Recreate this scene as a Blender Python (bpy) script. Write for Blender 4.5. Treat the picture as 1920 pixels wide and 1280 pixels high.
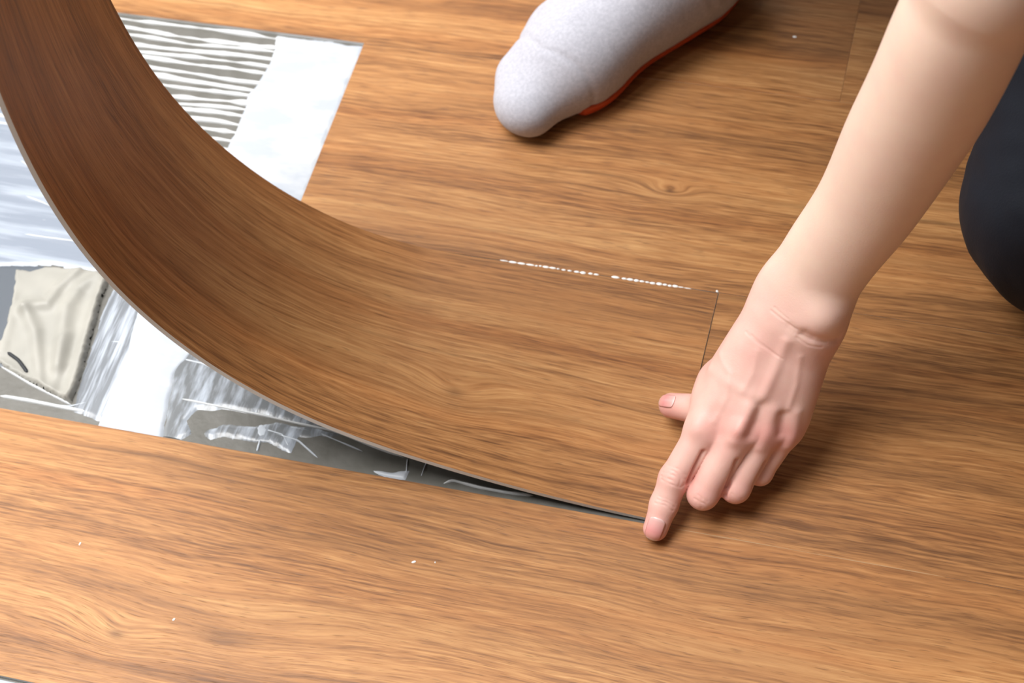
import bpy, math
import numpy as np
from mathutils import Matrix, Vector

for o in list(bpy.data.objects):
    bpy.data.objects.remove(o)
scene = bpy.context.scene
COL = scene.collection

# ------------------------------------------------------------------ camera
CAM = np.array([0.13841, -0.52425, 1.01218])
EUL = (0.596304, 0.098326, 0.252333)
FPX = 3370.0                                  # focal length in pixels of a 1920 px wide frame
cam_data = bpy.data.cameras.new('camera')
cam_data.sensor_width = 36.0
cam_data.lens = FPX * 36.0 / 1920.0
cam_data.clip_start = 0.02
cam_data.dof.use_dof = True
cam_data.dof.focus_distance = 1.10
cam_data.dof.aperture_fstop = 9.0
camera = bpy.data.objects.new('camera', cam_data)
camera.location = CAM
camera.rotation_euler = EUL
COL.objects.link(camera)
scene.camera = camera

# ------------------------------------------------------------------ world, light, exposure
world = bpy.data.worlds.new('world')
scene.world = world
world.use_nodes = True
bg = world.node_tree.nodes['Background']
bg.inputs['Color'].default_value = (0.93, 0.97, 1.0, 1)
bg.inputs['Strength'].default_value = 0.62

def area(name, loc, target, sx, sy, power, color):
    l = bpy.data.lights.new(name, 'AREA')
    l.shape = 'RECTANGLE'
    l.size = sx
    l.size_y = sy
    l.energy = power
    l.color = color
    o = bpy.data.objects.new(name, l)
    o.location = loc
    o.rotation_euler = (Vector(target) - Vector(loc)).to_track_quat('-Z', 'Y').to_euler()
    COL.objects.link(o)
    return o

area('window_daylight', (-2.58, 0.45, 1.40), (0.0, 0.35, 0.55), 1.7, 1.8, 30.0, (1.0, 0.99, 0.97))
area('window_daylight_back', (-1.25, 2.38, 1.40), (-0.95, 0.0, 0.55), 1.6, 1.8, 14.0, (1.0, 0.99, 0.97))
area('added_skylight_key', (-1.18, 0.12, 2.66), (-1.05, 0.12, 0.0), 1.8, 1.8, 172.0, (1.0, 0.99, 0.97))  # key light from high left, through a skylight added out of view

vs = scene.view_settings
vs.view_transform = 'Standard'
vs.look = 'None'
vs.exposure = -0.05
vs.gamma = 1.0
vs.use_curve_mapping = False

# ------------------------------------------------------------------ helpers
def rotm(rx, ry, rz):
    cx, sx, cy, sy, cz, sz = math.cos(rx), math.sin(rx), math.cos(ry), math.sin(ry), math.cos(rz), math.sin(rz)
    X = np.array([[1, 0, 0], [0, cx, -sx], [0, sx, cx]])
    Y = np.array([[cy, 0, sy], [0, 1, 0], [-sy, 0, cy]])
    Z = np.array([[cz, -sz, 0], [sz, cz, 0], [0, 0, 1]])
    return Z @ Y @ X
ROT = rotm(*EUL)

def at(px, py, z):
    """world point at height z seen at a pixel of the photograph"""
    d = ROT @ np.array([(px - 960) / FPX, -(py - 640) / FPX, -1.0])
    return CAM + d * ((z - CAM[2]) / d[2])

def proj(P):
    q = (np.asarray(P) - CAM) @ ROT
    return np.stack([960 - FPX * q[:, 0] / q[:, 2], 640 + FPX * q[:, 1] / q[:, 2]], 1), -q[:, 2]

def nrm(v):
    v = np.asarray(v, float)
    return v / np.linalg.norm(v)

def obj(name, verts, faces, mat, parent=None, smooth=True, uv=None, attr=None):
    me = bpy.data.meshes.new(name)
    verts = np.asarray(verts, dtype=np.float32)
    if isinstance(faces, np.ndarray):
        n, k = faces.shape
        me.vertices.add(len(verts))
        me.vertices.foreach_set('co', verts.ravel())
        me.loops.add(n * k)
        me.loops.foreach_set('vertex_index', faces.astype(np.int32).ravel())
        me.polygons.add(n)
        me.polygons.foreach_set('loop_start', np.arange(0, n * k, k, dtype=np.int32))
        me.update(calc_edges=True)
        me.validate()
    else:
        me.from_pydata([tuple(map(float, v)) for v in verts], [], [tuple(int(i) for i in f) for f in faces])
        me.update()
    me.polygons.foreach_set('use_smooth', [smooth] * len(me.polygons))
    if uv is not None:
        l = me.uv_layers.new(name='UVMap')
        li = np.zeros(len(me.loops), dtype=np.int32)
        me.loops.foreach_get('vertex_index', li)
        l.data.foreach_set('uv', np.asarray(uv, dtype=np.float32)[li].ravel())
    if attr is not None:
        for nm, a in attr.items():
            at_ = me.attributes.new(nm, 'FLOAT', 'POINT')
            at_.data.foreach_set('value', np.asarray(a, dtype=np.float32))
    me.materials.append(mat)
    o = bpy.data.objects.new(name, me)
    COL.objects.link(o)
    if parent is not None:
        o.parent = parent
    return o

def tag(o, label, cat, group=None):
    o['label'] = label
    o['category'] = cat
    if group:
        o['group'] = group
    return o

_rs = np.random.RandomState(7)
_LAT = _rs.rand(64, 64)
def vnoise(x, y, seed=0):
    x = np.asarray(x, float) + seed * 17.31
    y = np.asarray(y, float) + seed * 9.73
    xi, yi = np.floor(x).astype(int), np.floor(y).astype(int)
    fx, fy = x - xi, y - yi
    fx, fy = fx * fx * (3 - 2 * fx), fy * fy * (3 - 2 * fy)
    g = lambda a, b: _LAT[a % 64, b % 64]
    return (g(xi, yi) * (1 - fx) + g(xi + 1, yi) * fx) * (1 - fy) + (g(xi, yi + 1) * (1 - fx) + g(xi + 1, yi + 1) * fx) * fy
def fbm(x, y, seed=0, n=3):
    s, a, t = 0, 1.0, 0
    for i in range(n):
        s = s + a * vnoise(np.asarray(x) * 2 ** i, np.asarray(y) * 2 ** i, seed + i)
        t += a
        a *= .5
    return s / t

# ------------------------------------------------------------------ materials
class NT:
    def __init__(self, name):
        self.m = bpy.data.materials.new(name)
        self.m.use_nodes = True
        self.t = self.m.node_tree
        self.b = self.t.nodes['Principled BSDF']
    def n(self, kind, **kw):
        nd = self.t.nodes.new(kind)
        for k, v in kw.items():
            setattr(nd, k, v)
        return nd
    def link(self, a, b):
        self.t.links.new(a, b)
    def put(self, sock, v):
        if hasattr(v, 'is_linked') or isinstance(v, bpy.types.NodeSocket):
            self.link(v, sock)
        else:
            sock.default_value = v
    def math(self, op, a, b=None, c=None, clamp=False):
        nd = self.n('ShaderNodeMath', operation=op, use_clamp=clamp)
        self.put(nd.inputs[0], a)
        if b is not None:
            self.put(nd.inputs[1], b)
        if c is not None:
            self.put(nd.inputs[2], c)
        return nd.outputs[0]
    def vec(self, x, y, z=0.0):
        nd = self.n('ShaderNodeCombineXYZ')
        for i, v in enumerate((x, y, z)):
            self.put(nd.inputs[i], v)
        return nd.outputs[0]
    def noise(self, vec, scale=1.0, detail=2.0, rough=.5):
        nd = self.n('ShaderNodeTexNoise')
        if vec is not None:
            self.link(vec, nd.inputs['Vector'])
        nd.inputs['Scale'].default_value = scale
        nd.inputs['Detail'].default_value = detail
        nd.inputs['Roughness'].default_value = rough
        return nd.outputs[0]
    def ramp(self, fac, stops):
        nd = self.n('ShaderNodeValToRGB')
        el = nd.color_ramp.elements
        while len(el) < len(stops):
            el.new(.5)
        for e, (p, c) in zip(el, stops):
            e.position = p
            e.color = (*c, 1) if len(c) == 3 else c
        self.link(fac, nd.inputs[0])
        return nd.outputs[0]
    def mix(self, fac, a, b, mode='MIX'):
        nd = self.n('ShaderNodeMix', data_type='RGBA', blend_type=mode)
        self.put(nd.inputs[0], fac)
        for s, v in ((6, a), (7, b)):
            self.put(nd.inputs[s], (*v, 1) if isinstance(v, tuple) and len(v) == 3 else v)
        return nd.outputs[2]
    def bump(self, h, strength, dist):
        nd = self.n('ShaderNodeBump')
        nd.inputs['Strength'].default_value = strength
        nd.inputs['Distance'].default_value = dist
        self.link(h, nd.inputs['Height'])
        self.link(nd.outputs[0], self.b.inputs['Normal'])
    def set(self, **kw):
        for k, v in kw.items():
            self.put(self.b.inputs[k.replace('_', ' ')], (*v, 1) if isinstance(v, tuple) and len(v) == 3 and 'Radius' not in k else v)
        return self.m

def srgb(r, g, b):
    f = lambda c: c / 12.92 if c <= .04045 else ((c + .055) / 1.055) ** 2.4
    return (f(r / 255), f(g / 255), f(b / 255))

KNOTS = []          # (u, v, half length, half width, strength) filled before wood is made
def make_wood():
    t = NT('walnut_vinyl')
    uvn = t.n('ShaderNodeUVMap', uv_map='UVMap')
    sp = t.n('ShaderNodeSeparateXYZ')
    t.link(uvn.outputs[0], sp.inputs[0])
    u, v = sp.outputs[0], sp.outputs[1]
    m = t.math
    knot_dark = 0.0
    phase = 0.0
    vv = v
    for (ku, kv, a, b, s) in KNOTS:
        du = m('DIVIDE', m('SUBTRACT', u, ku), a)
        dv0 = m('SUBTRACT', v, kv)
        dv = m('DIVIDE', dv0, b)
        r2 = m('ADD', m('MULTIPLY', du, du), m('MULTIPLY', dv, dv))
        g = m('EXPONENT', m('MULTIPLY', r2, -1.0))
        gw = m('EXPONENT', m('MULTIPLY', r2, -0.045))
        knot_dark = m('MULTIPLY_ADD', g, s, knot_dark)
        phase = m('MULTIPLY_ADD', gw, 0.010 * min(1.0, s * 2), phase)
    n1 = t.noise(t.vec(m('MULTIPLY', u, 2.2), m('MULTIPLY', v, 9.0)), 1.0, 2.0)
    n1b = t.noise(t.vec(m('MULTIPLY', u, 16.0), m('MULTIPLY', v, 60.0), 3.1), 1.0, 1.0)
    v2 = m('ADD', vv, m('MULTIPLY', m('SUBTRACT', n1, .5), .030))
    v2 = m('ADD', v2, m('MULTIPLY', m('SUBTRACT', n1b, .5), .004))
    v2 = m('ADD', v2, phase)
    band = t.noise(t.vec(m('MULTIPLY', u, 1.3), m('MULTIPLY', v2, 34.0), 1.7), 1.0, 2.0)
    ring = m('SINE', m('MULTIPLY', v2, 480.0))
    ringmask = t.noise(t.vec(m('MULTIPLY', u, 3.0), m('MULTIPLY', v, 14.0), 8.0), 1.0, 1.0)
    ring = m('MULTIPLY', ring, m('MULTIPLY', m('SUBTRACT', ringmask, .38), 1.4, clamp=True))
    streak = t.noise(t.vec(m('MULTIPLY', u, 7.0), m('MULTIPLY', v2, 260.0), 5.0), 1.0, 3.0, .6)
    fine = t.noise(t.vec(m('MULTIPLY', u, 38.0), m('MULTIPLY', v2, 700.0), 2.0), 1.0, 2.0)
    tone = m('MULTIPLY', m('SUBTRACT', band, .5), .85)
    tone = m('MULTIPLY_ADD', m('SUBTRACT', streak, .5), .78, tone)
    zone = t.noise(t.vec(m('MULTIPLY', u, 3.5), m('MULTIPLY', v2, 22.0), 51.0), 1.0, 1.0)
    tone = m('MULTIPLY_ADD', m('SUBTRACT', fine, .5), m('MULTIPLY_ADD', m('SUBTRACT', zone, .5), 1.6, .74), tone)
    tone = m('MULTIPLY_ADD', ring, .06, tone)
    broad = t.noise(t.vec(m('MULTIPLY', u, 1.1), m('MULTIPLY', v2, 13.0), 41.0), 1.0, 1.0)
    tone = m('MULTIPLY_ADD', m('SUBTRACT', broad, .5), .55, tone)
    tone = m('ADD', tone, .5)
    col = t.ramp(tone, [(0.08, srgb(90, 57, 32)), (0.32, srgb(132, 89, 52)), (0.54, srgb(165, 115, 69)), (0.80, srgb(189, 141, 90)), (1.0, srgb(206, 162, 111))])
    # slow reddish / olive drift from streak to streak
    hue = t.noise(t.vec(m('MULTIPLY', u, 2.0), m('MULTIPLY', v2, 55.0), 12.0), 1.0, 1.0)
    col = t.mix(m('MULTIPLY', m('SUBTRACT', hue, .45), 1.2, clamp=True), col, t.mix(1.0, col, srgb(255, 226, 198), 'MULTIPLY'))
    # long dark mineral streaks
    mn = t.noise(t.vec(m('MULTIPLY', u, 4.0), m('MULTIPLY', v2, 120.0), 21.0), 1.0, 2.0)
    mf = m('MULTIPLY', m('SUBTRACT', mn, .60), 5.0, clamp=True)
    col = t.mix(m('MULTIPLY', mf, .55), col, srgb(90, 58, 33))
    # short dark pores
    pn = t.noise(t.vec(m('MULTIPLY', u, 75.0), m('MULTIPLY', v2, 1150.0), 31.0), 1.0, 1.0)
    pf = m('MULTIPLY', m('SUBTRACT', pn, .60), 7.0, clamp=True)
    col = t.mix(m('MULTIPLY', pf, .42), col, srgb(68, 40, 20))
    col = t.mix(m('MULTIPLY', knot_dark, .8, clamp=True), col, srgb(78, 48, 28))
    t.bump(m('ADD', m('MULTIPLY', fine, .6), m('MULTIPLY', pf, -.6)), .35, .0004)
    return t.set(Base_Color=col, Roughness=m('ADD', .42, m('MULTIPLY', fine, .12)), Specular_IOR_Level=.30)

def plain(name, col, rough=.5, spec=.5, noise=None, bump=None):
    t = NT(name)
    c = (*col, 1)
    if noise:
        sc, col2, det = noise
        tc = t.n('ShaderNodeTexCoord')
        f = t.noise(tc.outputs['Object'], sc, det)
        c = t.mix(t.math('MULTIPLY', t.math('SUBTRACT', f, .3), 2.2, clamp=True), col, col2)
    if bump:
        tc = t.n('ShaderNodeTexCoord')
        f = t.noise(tc.outputs['Object'], bump[0], 3.0)
        t.bump(f, bump[1], bump[2])
    return t.set(Base_Color=c, Roughness=rough, Specular_IOR_Level=spec)

def make_glue(name, light, dark, bias, sx, sy, rough=.28, ang=0.0):
    """trowelled adhesive: streaks of thick white over thin grey, drawn out in the direction of the trowel"""
    t = NT(name)
    tc = t.n('ShaderNodeTexCoord')
    mp = t.n('ShaderNodeMapping')
    mp.inputs['Rotation'].default_value = (0, 0, ang)
    mp.inputs['Scale'].default_value = (sx, sy, 1)
    t.link(tc.outputs['Object'], mp.inputs[0])
    f = t.noise(mp.outputs[0], 1.0, 4.0, .6)
    g = t.math('MULTIPLY', t.math('SUBTRACT', f, bias), 4.0, clamp=True)
    c = t.mix(g, dark, light)
    t.bump(f, .18, .002)
    return t.set(Base_Color=c, Roughness=rough, Specular_IOR_Level=.5)

M_CORE = plain('vinyl_core_edge', srgb(205, 205, 203), .5, .4)
M_BACK = plain('vinyl_backing', srgb(70, 72, 74), .5, .4)
M_SUB = plain('subfloor_grey', srgb(92, 90, 84), .42, .4, (60.0, srgb(108, 106, 101), 4.0), (220.0, .25, .001))
M_GLUE = make_glue('glue_white', srgb(200, 202, 206), srgb(172, 178, 187), .45, 16, 40, .38)
M_RIDGE = plain('glue_ridge_white', srgb(204, 206, 208), .3, .5)
M_SMEAR = make_glue('glue_pale_smear', srgb(176, 184, 196), srgb(134, 142, 155), .46, 6, 90, .25)
M_STREAK = make_glue('glue_streak', srgb(206, 214, 226), srgb(118, 122, 128), .46, 190, 12, .25, math.radians(-14))
M_THIN = make_glue('glue_thin', srgb(186, 194, 206), srgb(112, 115, 118), .45, 110, 22, .22, math.radians(-14))
M_CREASE = plain('glue_crease_film', srgb(184, 190, 198), .25, .5)
M_SHEET = plain('dried_glue_beige', srgb(162, 159, 151), .5, .4, (40.0, srgb(147, 145, 138), 2.0))
M_SLATE = plain('slate_patch', srgb(84, 90, 98), .4, .4)
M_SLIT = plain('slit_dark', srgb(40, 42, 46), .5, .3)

T = 0.0033        # plank thickness
W = 0.185         # plank width
KN = at(415, 1195, 0), at(218, 1188, 0), at(1256, 358, 0), at(850, 748, .012)
KNOTS += [(KN[0][0], KN[0][1], .017, .006, .45), (KN[1][0], KN[1][1], .006, .003, .7),
          (KN[2][0], KN[2][1], .004, .0016, 1.0), (KN[3][0], KN[3][1], .006, .004, .55)]
M_WOOD = make_wood()

# ------------------------------------------------------------------ floor: subfloor slab and laid planks
def slab(x0, x1, y0, y1, z0, z1):
    v = [(x0, y0, z0), (x1, y0, z0), (x1, y1, z0), (x0, y1, z0), (x0, y0, z1), (x1, y0, z1), (x1, y1, z1), (x0, y1, z1)]
    f = [(3, 2, 1, 0), (4, 5, 6, 7), (0, 1, 5, 4), (1, 2, 6, 5), (2, 3, 7, 6), (3, 0, 4, 7)]
    return v, f
fv, ff = slab(-2.4, 2.2, -1.7, 2.2, -.06, -T)
floor = obj('floor', fv, ff, M_SUB, smooth=False)
floor['kind'] = 'structure'
floor['label'] = 'grey subfloor under the wood-look plank flooring'

def add_plank(x0, x1, row, du=0.0, dv=0.0):
    g = .00006
    x0, x1, y0, y1 = x0 + g, x1 - g, row * W + g, (row + 1) * W - g
    c = .00018
    v = [(x0, y0, -T), (x1, y0, -T), (x1, y1, -T), (x0, y1, -T),
         (x0, y0, -c), (x1, y0, -c), (x1, y1, -c), (x0, y1, -c),
         (x0 + c, y0 + c, 0), (x1 - c, y0 + c, 0), (x1 - c, y1 - c, 0), (x0 + c, y1 - c, 0)]
    f = [(3, 2, 1, 0), (0, 1, 5, 4), (1, 2, 6, 5), (2, 3, 7, 6), (3, 0, 4, 7),
         (4, 5, 9, 8), (5, 6, 10, 9), (6, 7, 11, 10), (7, 4, 8, 11), (8, 9, 10, 11)]
    o = obj('plank', v, f, M_WOOD, floor, smooth=False, uv=[(p[0] + du, p[1] + dv) for p in v])
    o.data.materials.append(M_CORE)
    for i in range(0, 5):
        o.data.polygons[i].material_index = 1
    return o

XB = -0.3151      # end of the plank in the row behind
add_plank(-.62, .60, -1)
add_plank(.60, 1.82, -1, 3.1, 1.0)
add_plank(-1.84, -.62, -1, 5.3, 2.0)
add_plank(.0, .92, 0, 1.35, 3.07)
add_plank(.92, 1.84, 0, 8.1, 1.4)
add_plank(-2.1, -1.25, 0, 6.6, 2.7)
add_plank(XB, .905, 1, 0, 0)
add_plank(.905, 1.8, 1, 4.2, 5.0)
add_plank(-2.1, -1.24, 1, 7.7, 6.2)
xj = at(1612, 8, 0)[0]
add_plank(xj - 1.22, xj, 2, 9.4, 1.93)
add_plank(xj, xj + 1.22, 2, 2.3, 7.4)
add_plank(xj - 2.2, xj - 1.22, 2, 3.7, 8.4)
for k, r in enumerate(range(3, 11)):
    off = (-.35, .15, -.1, .4, .0, .3, -.2, .1)[k]
    add_plank(off - 1.3, off - .08, r, 11.0 + k, 3.3 * k)
    add_plank(off - .08, off + 1.14, r, 15.0 + k, 2.1 * k)
    add_plank(off + 1.14, 2.19, r, 31.0 + k, 1.7 * k)
    add_plank(-2.39, off - 1.3, r, 41.0 + k, 1.9 * k)
add_plank(.25, 1.47, -2, 13.0, 4.4)
for k, r in enumerate(range(-5, -2)):
    off = (.1, -.3, .2)[k]
    add_plank(off - 1.22, off, r, 21.0 + k, 1.3 * k)
    add_plank(off, off + 1.22, r, 25.0 + k, 2.7 * k)
    add_plank(off + 1.22, 2.19, r, 51.0 + k, 1.7 * k)
    add_plank(-2.39, off - 1.22, r, 61.0 + k, 1.9 * k)

# ------------------------------------------------------------------ the room around: two big windows meet at the far left corner
def boxes(name, bs, mat):
    V, F = [], []
    for b in bs:
        v, f = slab(*b)
        F += [tuple(i + len(V) for i in q) for q in f]
        V += v
    o = obj(name, V, F, mat, None, smooth=False)
    o['kind'] = 'structure'
    return o
M_WALL = plain('wall_paint', srgb(110, 106, 102), .9, .2, None, (90.0, .1, .001))
M_CEIL = plain('ceiling_paint', srgb(176, 175, 173), .9, .2, None, (90.0, .1, .001))
M_FRAME = plain('window_frame_white', srgb(228, 228, 226), .4, .4)
X0, X1, Y0, Y1, ZC = -2.4, 2.2, -1.7, 2.2, 2.5
boxes('wall_left', [(X0 - .1, X0, Y0, -.45, -.06, ZC), (X0 - .1, X0, 1.35, Y1, -.06, ZC), (X0 - .1, X0, -.45, 1.35, -.06, .45), (X0 - .1, X0, -.45, 1.35, 2.35, ZC)], M_WALL)
boxes('wall_back', [(X0, -2.1, Y1, Y1 + .1, -.06, ZC), (-.4, X1, Y1, Y1 + .1, -.06, ZC), (-2.1, -.4, Y1, Y1 + .1, -.06, .45), (-2.1, -.4, Y1, Y1 + .1, 2.35, ZC)], M_WALL)
boxes('wall_right', [(X1, X1 + .1, Y0, Y1 + .1, -.06, ZC)], M_WALL)
boxes('wall_front', [(X0 - .1, X1 + .1, Y0 - .1, Y0, -.06, ZC)], M_WALL)
SK = (-2.08, -.28, -.78, 1.02)  # unseen ceiling opening, added to let in the high key light
boxes('ceiling', [(X0 - .1, SK[0], Y0 - .1, Y1 + .1, ZC, ZC + .1), (SK[1], X1 + .1, Y0 - .1, Y1 + .1, ZC, ZC + .1),
                  (SK[0], SK[1], Y0 - .1, SK[2], ZC, ZC + .1), (SK[0], SK[1], SK[3], Y1 + .1, ZC, ZC + .1)], M_CEIL)
boxes('added_skylight', [(SK[0], SK[0] + .04, SK[2], SK[3], ZC + .02, ZC + .09), (SK[1] - .04, SK[1], SK[2], SK[3], ZC + .02, ZC + .09),
                   (SK[0], SK[1], SK[2], SK[2] + .04, ZC + .02, ZC + .09), (SK[0], SK[1], SK[3] - .04, SK[3], ZC + .02, ZC + .09)], plain('added_skylight_frame', srgb(228, 228, 226), .4, .4))
w_ = .04
boxes('window_1', [(X0 - .07, X0 - .02, a - .6, b - .6, c, d) for a, b, c, d in ((.15, .15 + w_, .45, 2.35), (1.95 - w_, 1.95, .45, 2.35), (1.03, 1.07, .45, 2.35), (.15, 1.95, .45, .45 + w_), (.15, 1.95, 2.35 - w_, 2.35))], M_FRAME)
boxes('window_2', [(a, b, Y1 + .02, Y1 + .07, c, d) for a, b, c, d in ((-2.1, -2.1 + w_, .45, 2.35), (-.4 - w_, -.4, .45, 2.35), (-1.27, -1.23, .45, 2.35), (-2.1, -.4, .45, .45 + w_), (-2.1, -.4, 2.35 - w_, 2.35))], M_FRAME)

# ------------------------------------------------------------------ adhesive on the subfloor
ZS = -T
def poly_px(pts):
    return np.array([at(x, y, ZS)[:2] for x, y in pts])

def inside(poly, x, y):
    c = np.zeros(x.shape, bool)
    n = len(poly)
    for i in range(n):
        (x1, y1), (x2, y2) = poly[i], poly[(i + 1) % n]
        if abs(y2 - y1) < 1e-12:
            continue
        k = ((y1 > y) != (y2 > y)) & (x < (x2 - x1) * (y - y1) / (y2 - y1) + x1)
        c ^= k
    return c

def seg_d(px, py, a, b):
    ab = b - a
    t = np.clip(((px - a[0]) * ab[0] + (py - a[1]) * ab[1]) / max(ab @ ab, 1e-12), 0, 1)
    return np.hypot(px - a[0] - t * ab[0], py - a[1] - t * ab[1])

def poly_d(poly, x, y):
    d = np.full(x.shape, 1e9)
    for i in range(len(poly)):
        d = np.minimum(d, seg_d(x, y, poly[i], poly[(i + 1) % len(poly)]))
    return np.where(inside(poly, x, y), d, -d)

def patch(name, poly, h, thick, mat, parent=None, edge=.003, rag=.002, ragf=120., relief=None, seed=0, straight=None):
    """an irregular coat: height field that dives under the subfloor at its own outline"""
    lo, hi = poly.min(0) - .004, poly.max(0) + .004
    xs, ys = np.arange(lo[0], hi[0], h), np.arange(lo[1], hi[1], h)
    X, Y = np.meshgrid(xs, ys, indexing='ij')
    d = poly_d(poly, X, Y) + (fbm(X * ragf, Y * ragf, seed) - .5) * 2 * rag
    s = np.clip(d / edge, -1, 1)
    s = np.where(s > 0, s * (2 - s), s)
    Z = ZS + thick * s
    if relief is not None:
        Z = Z + relief(X, Y, d) * np.clip(d / edge, 0, 1)
    keep = d > -.4 * edge
    if straight is not None:
        keep &= straight(X, Y)
    idx = -np.ones(X.shape, int)
    cell = keep[:-1, :-1] & keep[1:, :-1] & keep[1:, 1:] & keep[:-1, 1:]
    use = np.zeros(X.shape, bool)
    use[:-1, :-1] |= cell; use[1:, :-1] |= cell; use[1:, 1:] |= cell; use[:-1, 1:] |= cell
    idx[use] = np.arange(use.sum())
    f = np.stack([idx[:-1, :-1][cell], idx[1:, :-1][cell], idx[1:, 1:][cell], idx[:-1, 1:][cell]], 1)
    v = np.stack([X[use], Y[use], Z[use]], 1)
    return obj(name, v, f, mat, parent)

def strip(name, pts, hw, hh, mat, parent=None, z=ZS, n=60, wob=0.0, seed=0):
    """a raised bead along a line, half-round in section, of varying width"""
    pts = np.array(pts, float)
    s = np.r_[0, np.cumsum(np.linalg.norm(np.diff(pts, axis=0), axis=1))]
    tt = np.linspace(0, s[-1], n)
    c = np.stack([np.interp(tt, s, pts[:, i]) for i in range(2)], 1)
    for _ in range(3):
        c[1:-1] = (c[:-2] + 2 * c[1:-1] + c[2:]) / 4
    tg = np.gradient(c, axis=0)
    tg /= np.linalg.norm(tg, axis=1)[:, None]
    nn = np.stack([-tg[:, 1], tg[:, 0]], 1)
    q = tt / s[-1]
    w = hw * (1 + wob * 2 * (fbm(tt * 60, np.full(n, seed * 3.1), seed) - .5)) * np.minimum(1, np.minimum(q, 1 - q) * 12 + .25)
    c = c + nn * (wob * hw * .8 * (fbm(tt * 25, np.full(n, seed * 1.7 + 5), seed + 3) - .5))[:, None]
    V, K = [], 7
    for i in range(n):
        for k in range(K):
            a = math.pi * k / (K - 1)
            p = c[i] + nn[i] * w[i] * math.cos(a)
            V.append((p[0], p[1], z - .0002 + hh * w[i] / hw * math.sin(a)))
    F = [(i * K + k, (i + 1) * K + k, (i + 1) * K + k + 1, i * K + k + 1) for i in range(n - 1) for k in range(K - 1)]
    F.append(tuple(range(K)))
    F.append(tuple((n - 1) * K + k for k in reversed(range(K))))
    return obj(name, V, F, mat, parent)

# white trowelled adhesive in the open bay of the row behind
ridged = bpy.data.objects.new('ridged_glue', None)
pr = at(500, 200, ZS)
ridged.location = (0, 0, 0)
COL.objects.link(ridged)
tag(ridged, 'combed white glue with parallel ridges in the open gap behind the lifted plank', 'glue')
yA = 2 * W
bayr = poly_px([(521, 64), (690, 82), (570, 378), (520, 470), (380, 420), (428, 274), (452, 228), (466, 180), (496, 140), (512, 105)])
bayr[1] = (XB - .0006, yA - .0006); bayr[2] = (XB - .0006, W + .02); bayr[0][1] = yA - .0008
patch('trowelled_patch', bayr, .0013, .0011, M_GLUE, ridged, .003, .0022, 90.,
      lambda X, Y, d: .0007 * (fbm(X * 60, Y * 200, 4) - .5), 2)
_xe = np.array([at(x, y, ZS)[:2] for x, y in [(424, 290), (440, 255), (456, 225), (468, 185), (496, 140), (512, 105), (522, 66)]])
x_end = lambda y: np.interp(y, _xe[:, 1], _xe[:, 0])
NR = 17
for i in range(NR):
    y = yA - .004 - i * .0076
    if y < W + .03:
        break
    y += .0009 * math.sin(i * 4.1)
    xr = float(x_end(y)) + .012 + .006 * math.sin(i * 2.3)
    xs = np.linspace(-.66, xr, 9)
    ys = y + .0016 * np.sin(xs * 21 + i * .9) + .0022 * (xs + .45) * 0 + .0045 * (vnoise(xs * 20, np.full(9, i * .8), 3) - .5)
    strip('glue_ridge', np.stack([xs, ys], 1), .0020 if i % 2 else .0015, .0016, M_RIDGE, ridged, n=90, wob=.95, seed=i)

# pale grey smear seen past the left edge of the lifted plank
smear = patch('glue_smear', poly_px([(-260, 130), (60, 150), (300, 330), (420, 500), (400, 560), (240, 522), (85, 497), (-40, 500), (-260, 470)]),
              .002, .0009, M_SMEAR, None, .004, .002, 60., lambda X, Y, d: .0009 * (fbm(X * 18, Y * 150, 9) - .5), 5)
tag(smear, 'pale blue-grey glue smear at the left edge above the beige sheet', 'glue')
for i, pp in enumerate([[(30, 437), (90, 446), (150, 454)], [(36, 300), (50, 308), (60, 318)], [(0, 402), (60, 408), (110, 420)], [(0, 352), (60, 372), (120, 396)]]):
    strip('glue_crease', [at(x, y, ZS)[:2] for x, y in pp], .0007, .0012, M_RIDGE, smear, n=24, seed=i, wob=.4)

slate = patch('bare_patch', poly_px([(-120, 498), (84, 499), (86, 540), (34, 620), (10, 690), (-120, 690)]), .0015, .0008, M_SLATE, None, .0015, .0006, 80.)
tag(slate, 'dark slate-grey bare patch beside the beige dried glue sheet', 'patch')

# dried sheet of beige glue with folds
shp = poly_px([(30, 506), (60, 510), (84, 502), (130, 503), (188, 512), (206, 526), (196, 548), (184, 590), (172, 632), (160, 682), (148, 722), (135, 757), (100, 742), (58, 718), (0, 684), (-60, 660), (-60, 640), (2, 640), (14, 604), (24, 560)])
RID = [([(150, 512), (112, 545), (92, 575), (50, 580)], .0042, .0035), ([(50, 585), (68, 625), (74, 680), (80, 728)], .0034, .0032),
       ([(188, 520), (150, 545), (128, 580), (118, 640), (114, 690)], .0040, .0042), ([(196, 540), (176, 600), (150, 690), (132, 750)], .0044, .0036),
       ([(128, 640), (112, 700), (100, 735)], .0025, .0036), ([(26, 560), (20, 610), (6, 660)], .0016, .003), ([(2, 684), (60, 716), (130, 754)], .0016, .0025)]
RID = [([at(x, y, ZS)[:2] for x, y in p], h, w) for p, h, w in RID]
def sheet_relief(X, Y, d):
    z = .0016 * (fbm(X * 45, Y * 45, 6) - .5)
    for p, h, w in RID:
        dd = np.full(X.shape, 1e9)
        for i in range(len(p) - 1):
            dd = np.minimum(dd, seg_d(X, Y, np.asarray(p[i]), np.asarray(p[i + 1])))
        z = z + h * np.exp(-(dd / (w * 1.5)) ** 2)
    return z
sheet = patch('glue_sheet', shp, .0011, .0022, M_SHEET, None, .0018, .0012, 260., sheet_relief, 11)
tag(sheet, 'crumpled beige sheet of dried glue lying in the gap left of the lifted plank', 'glue sheet')
strip('slit', [at(x, y, ZS + .003)[:2] for x, y in [(14, 660), (34, 674), (46, 690), (51, 698)]], .0013, .0009, M_SLIT, sheet, z=ZS + .0031, n=20)
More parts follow.
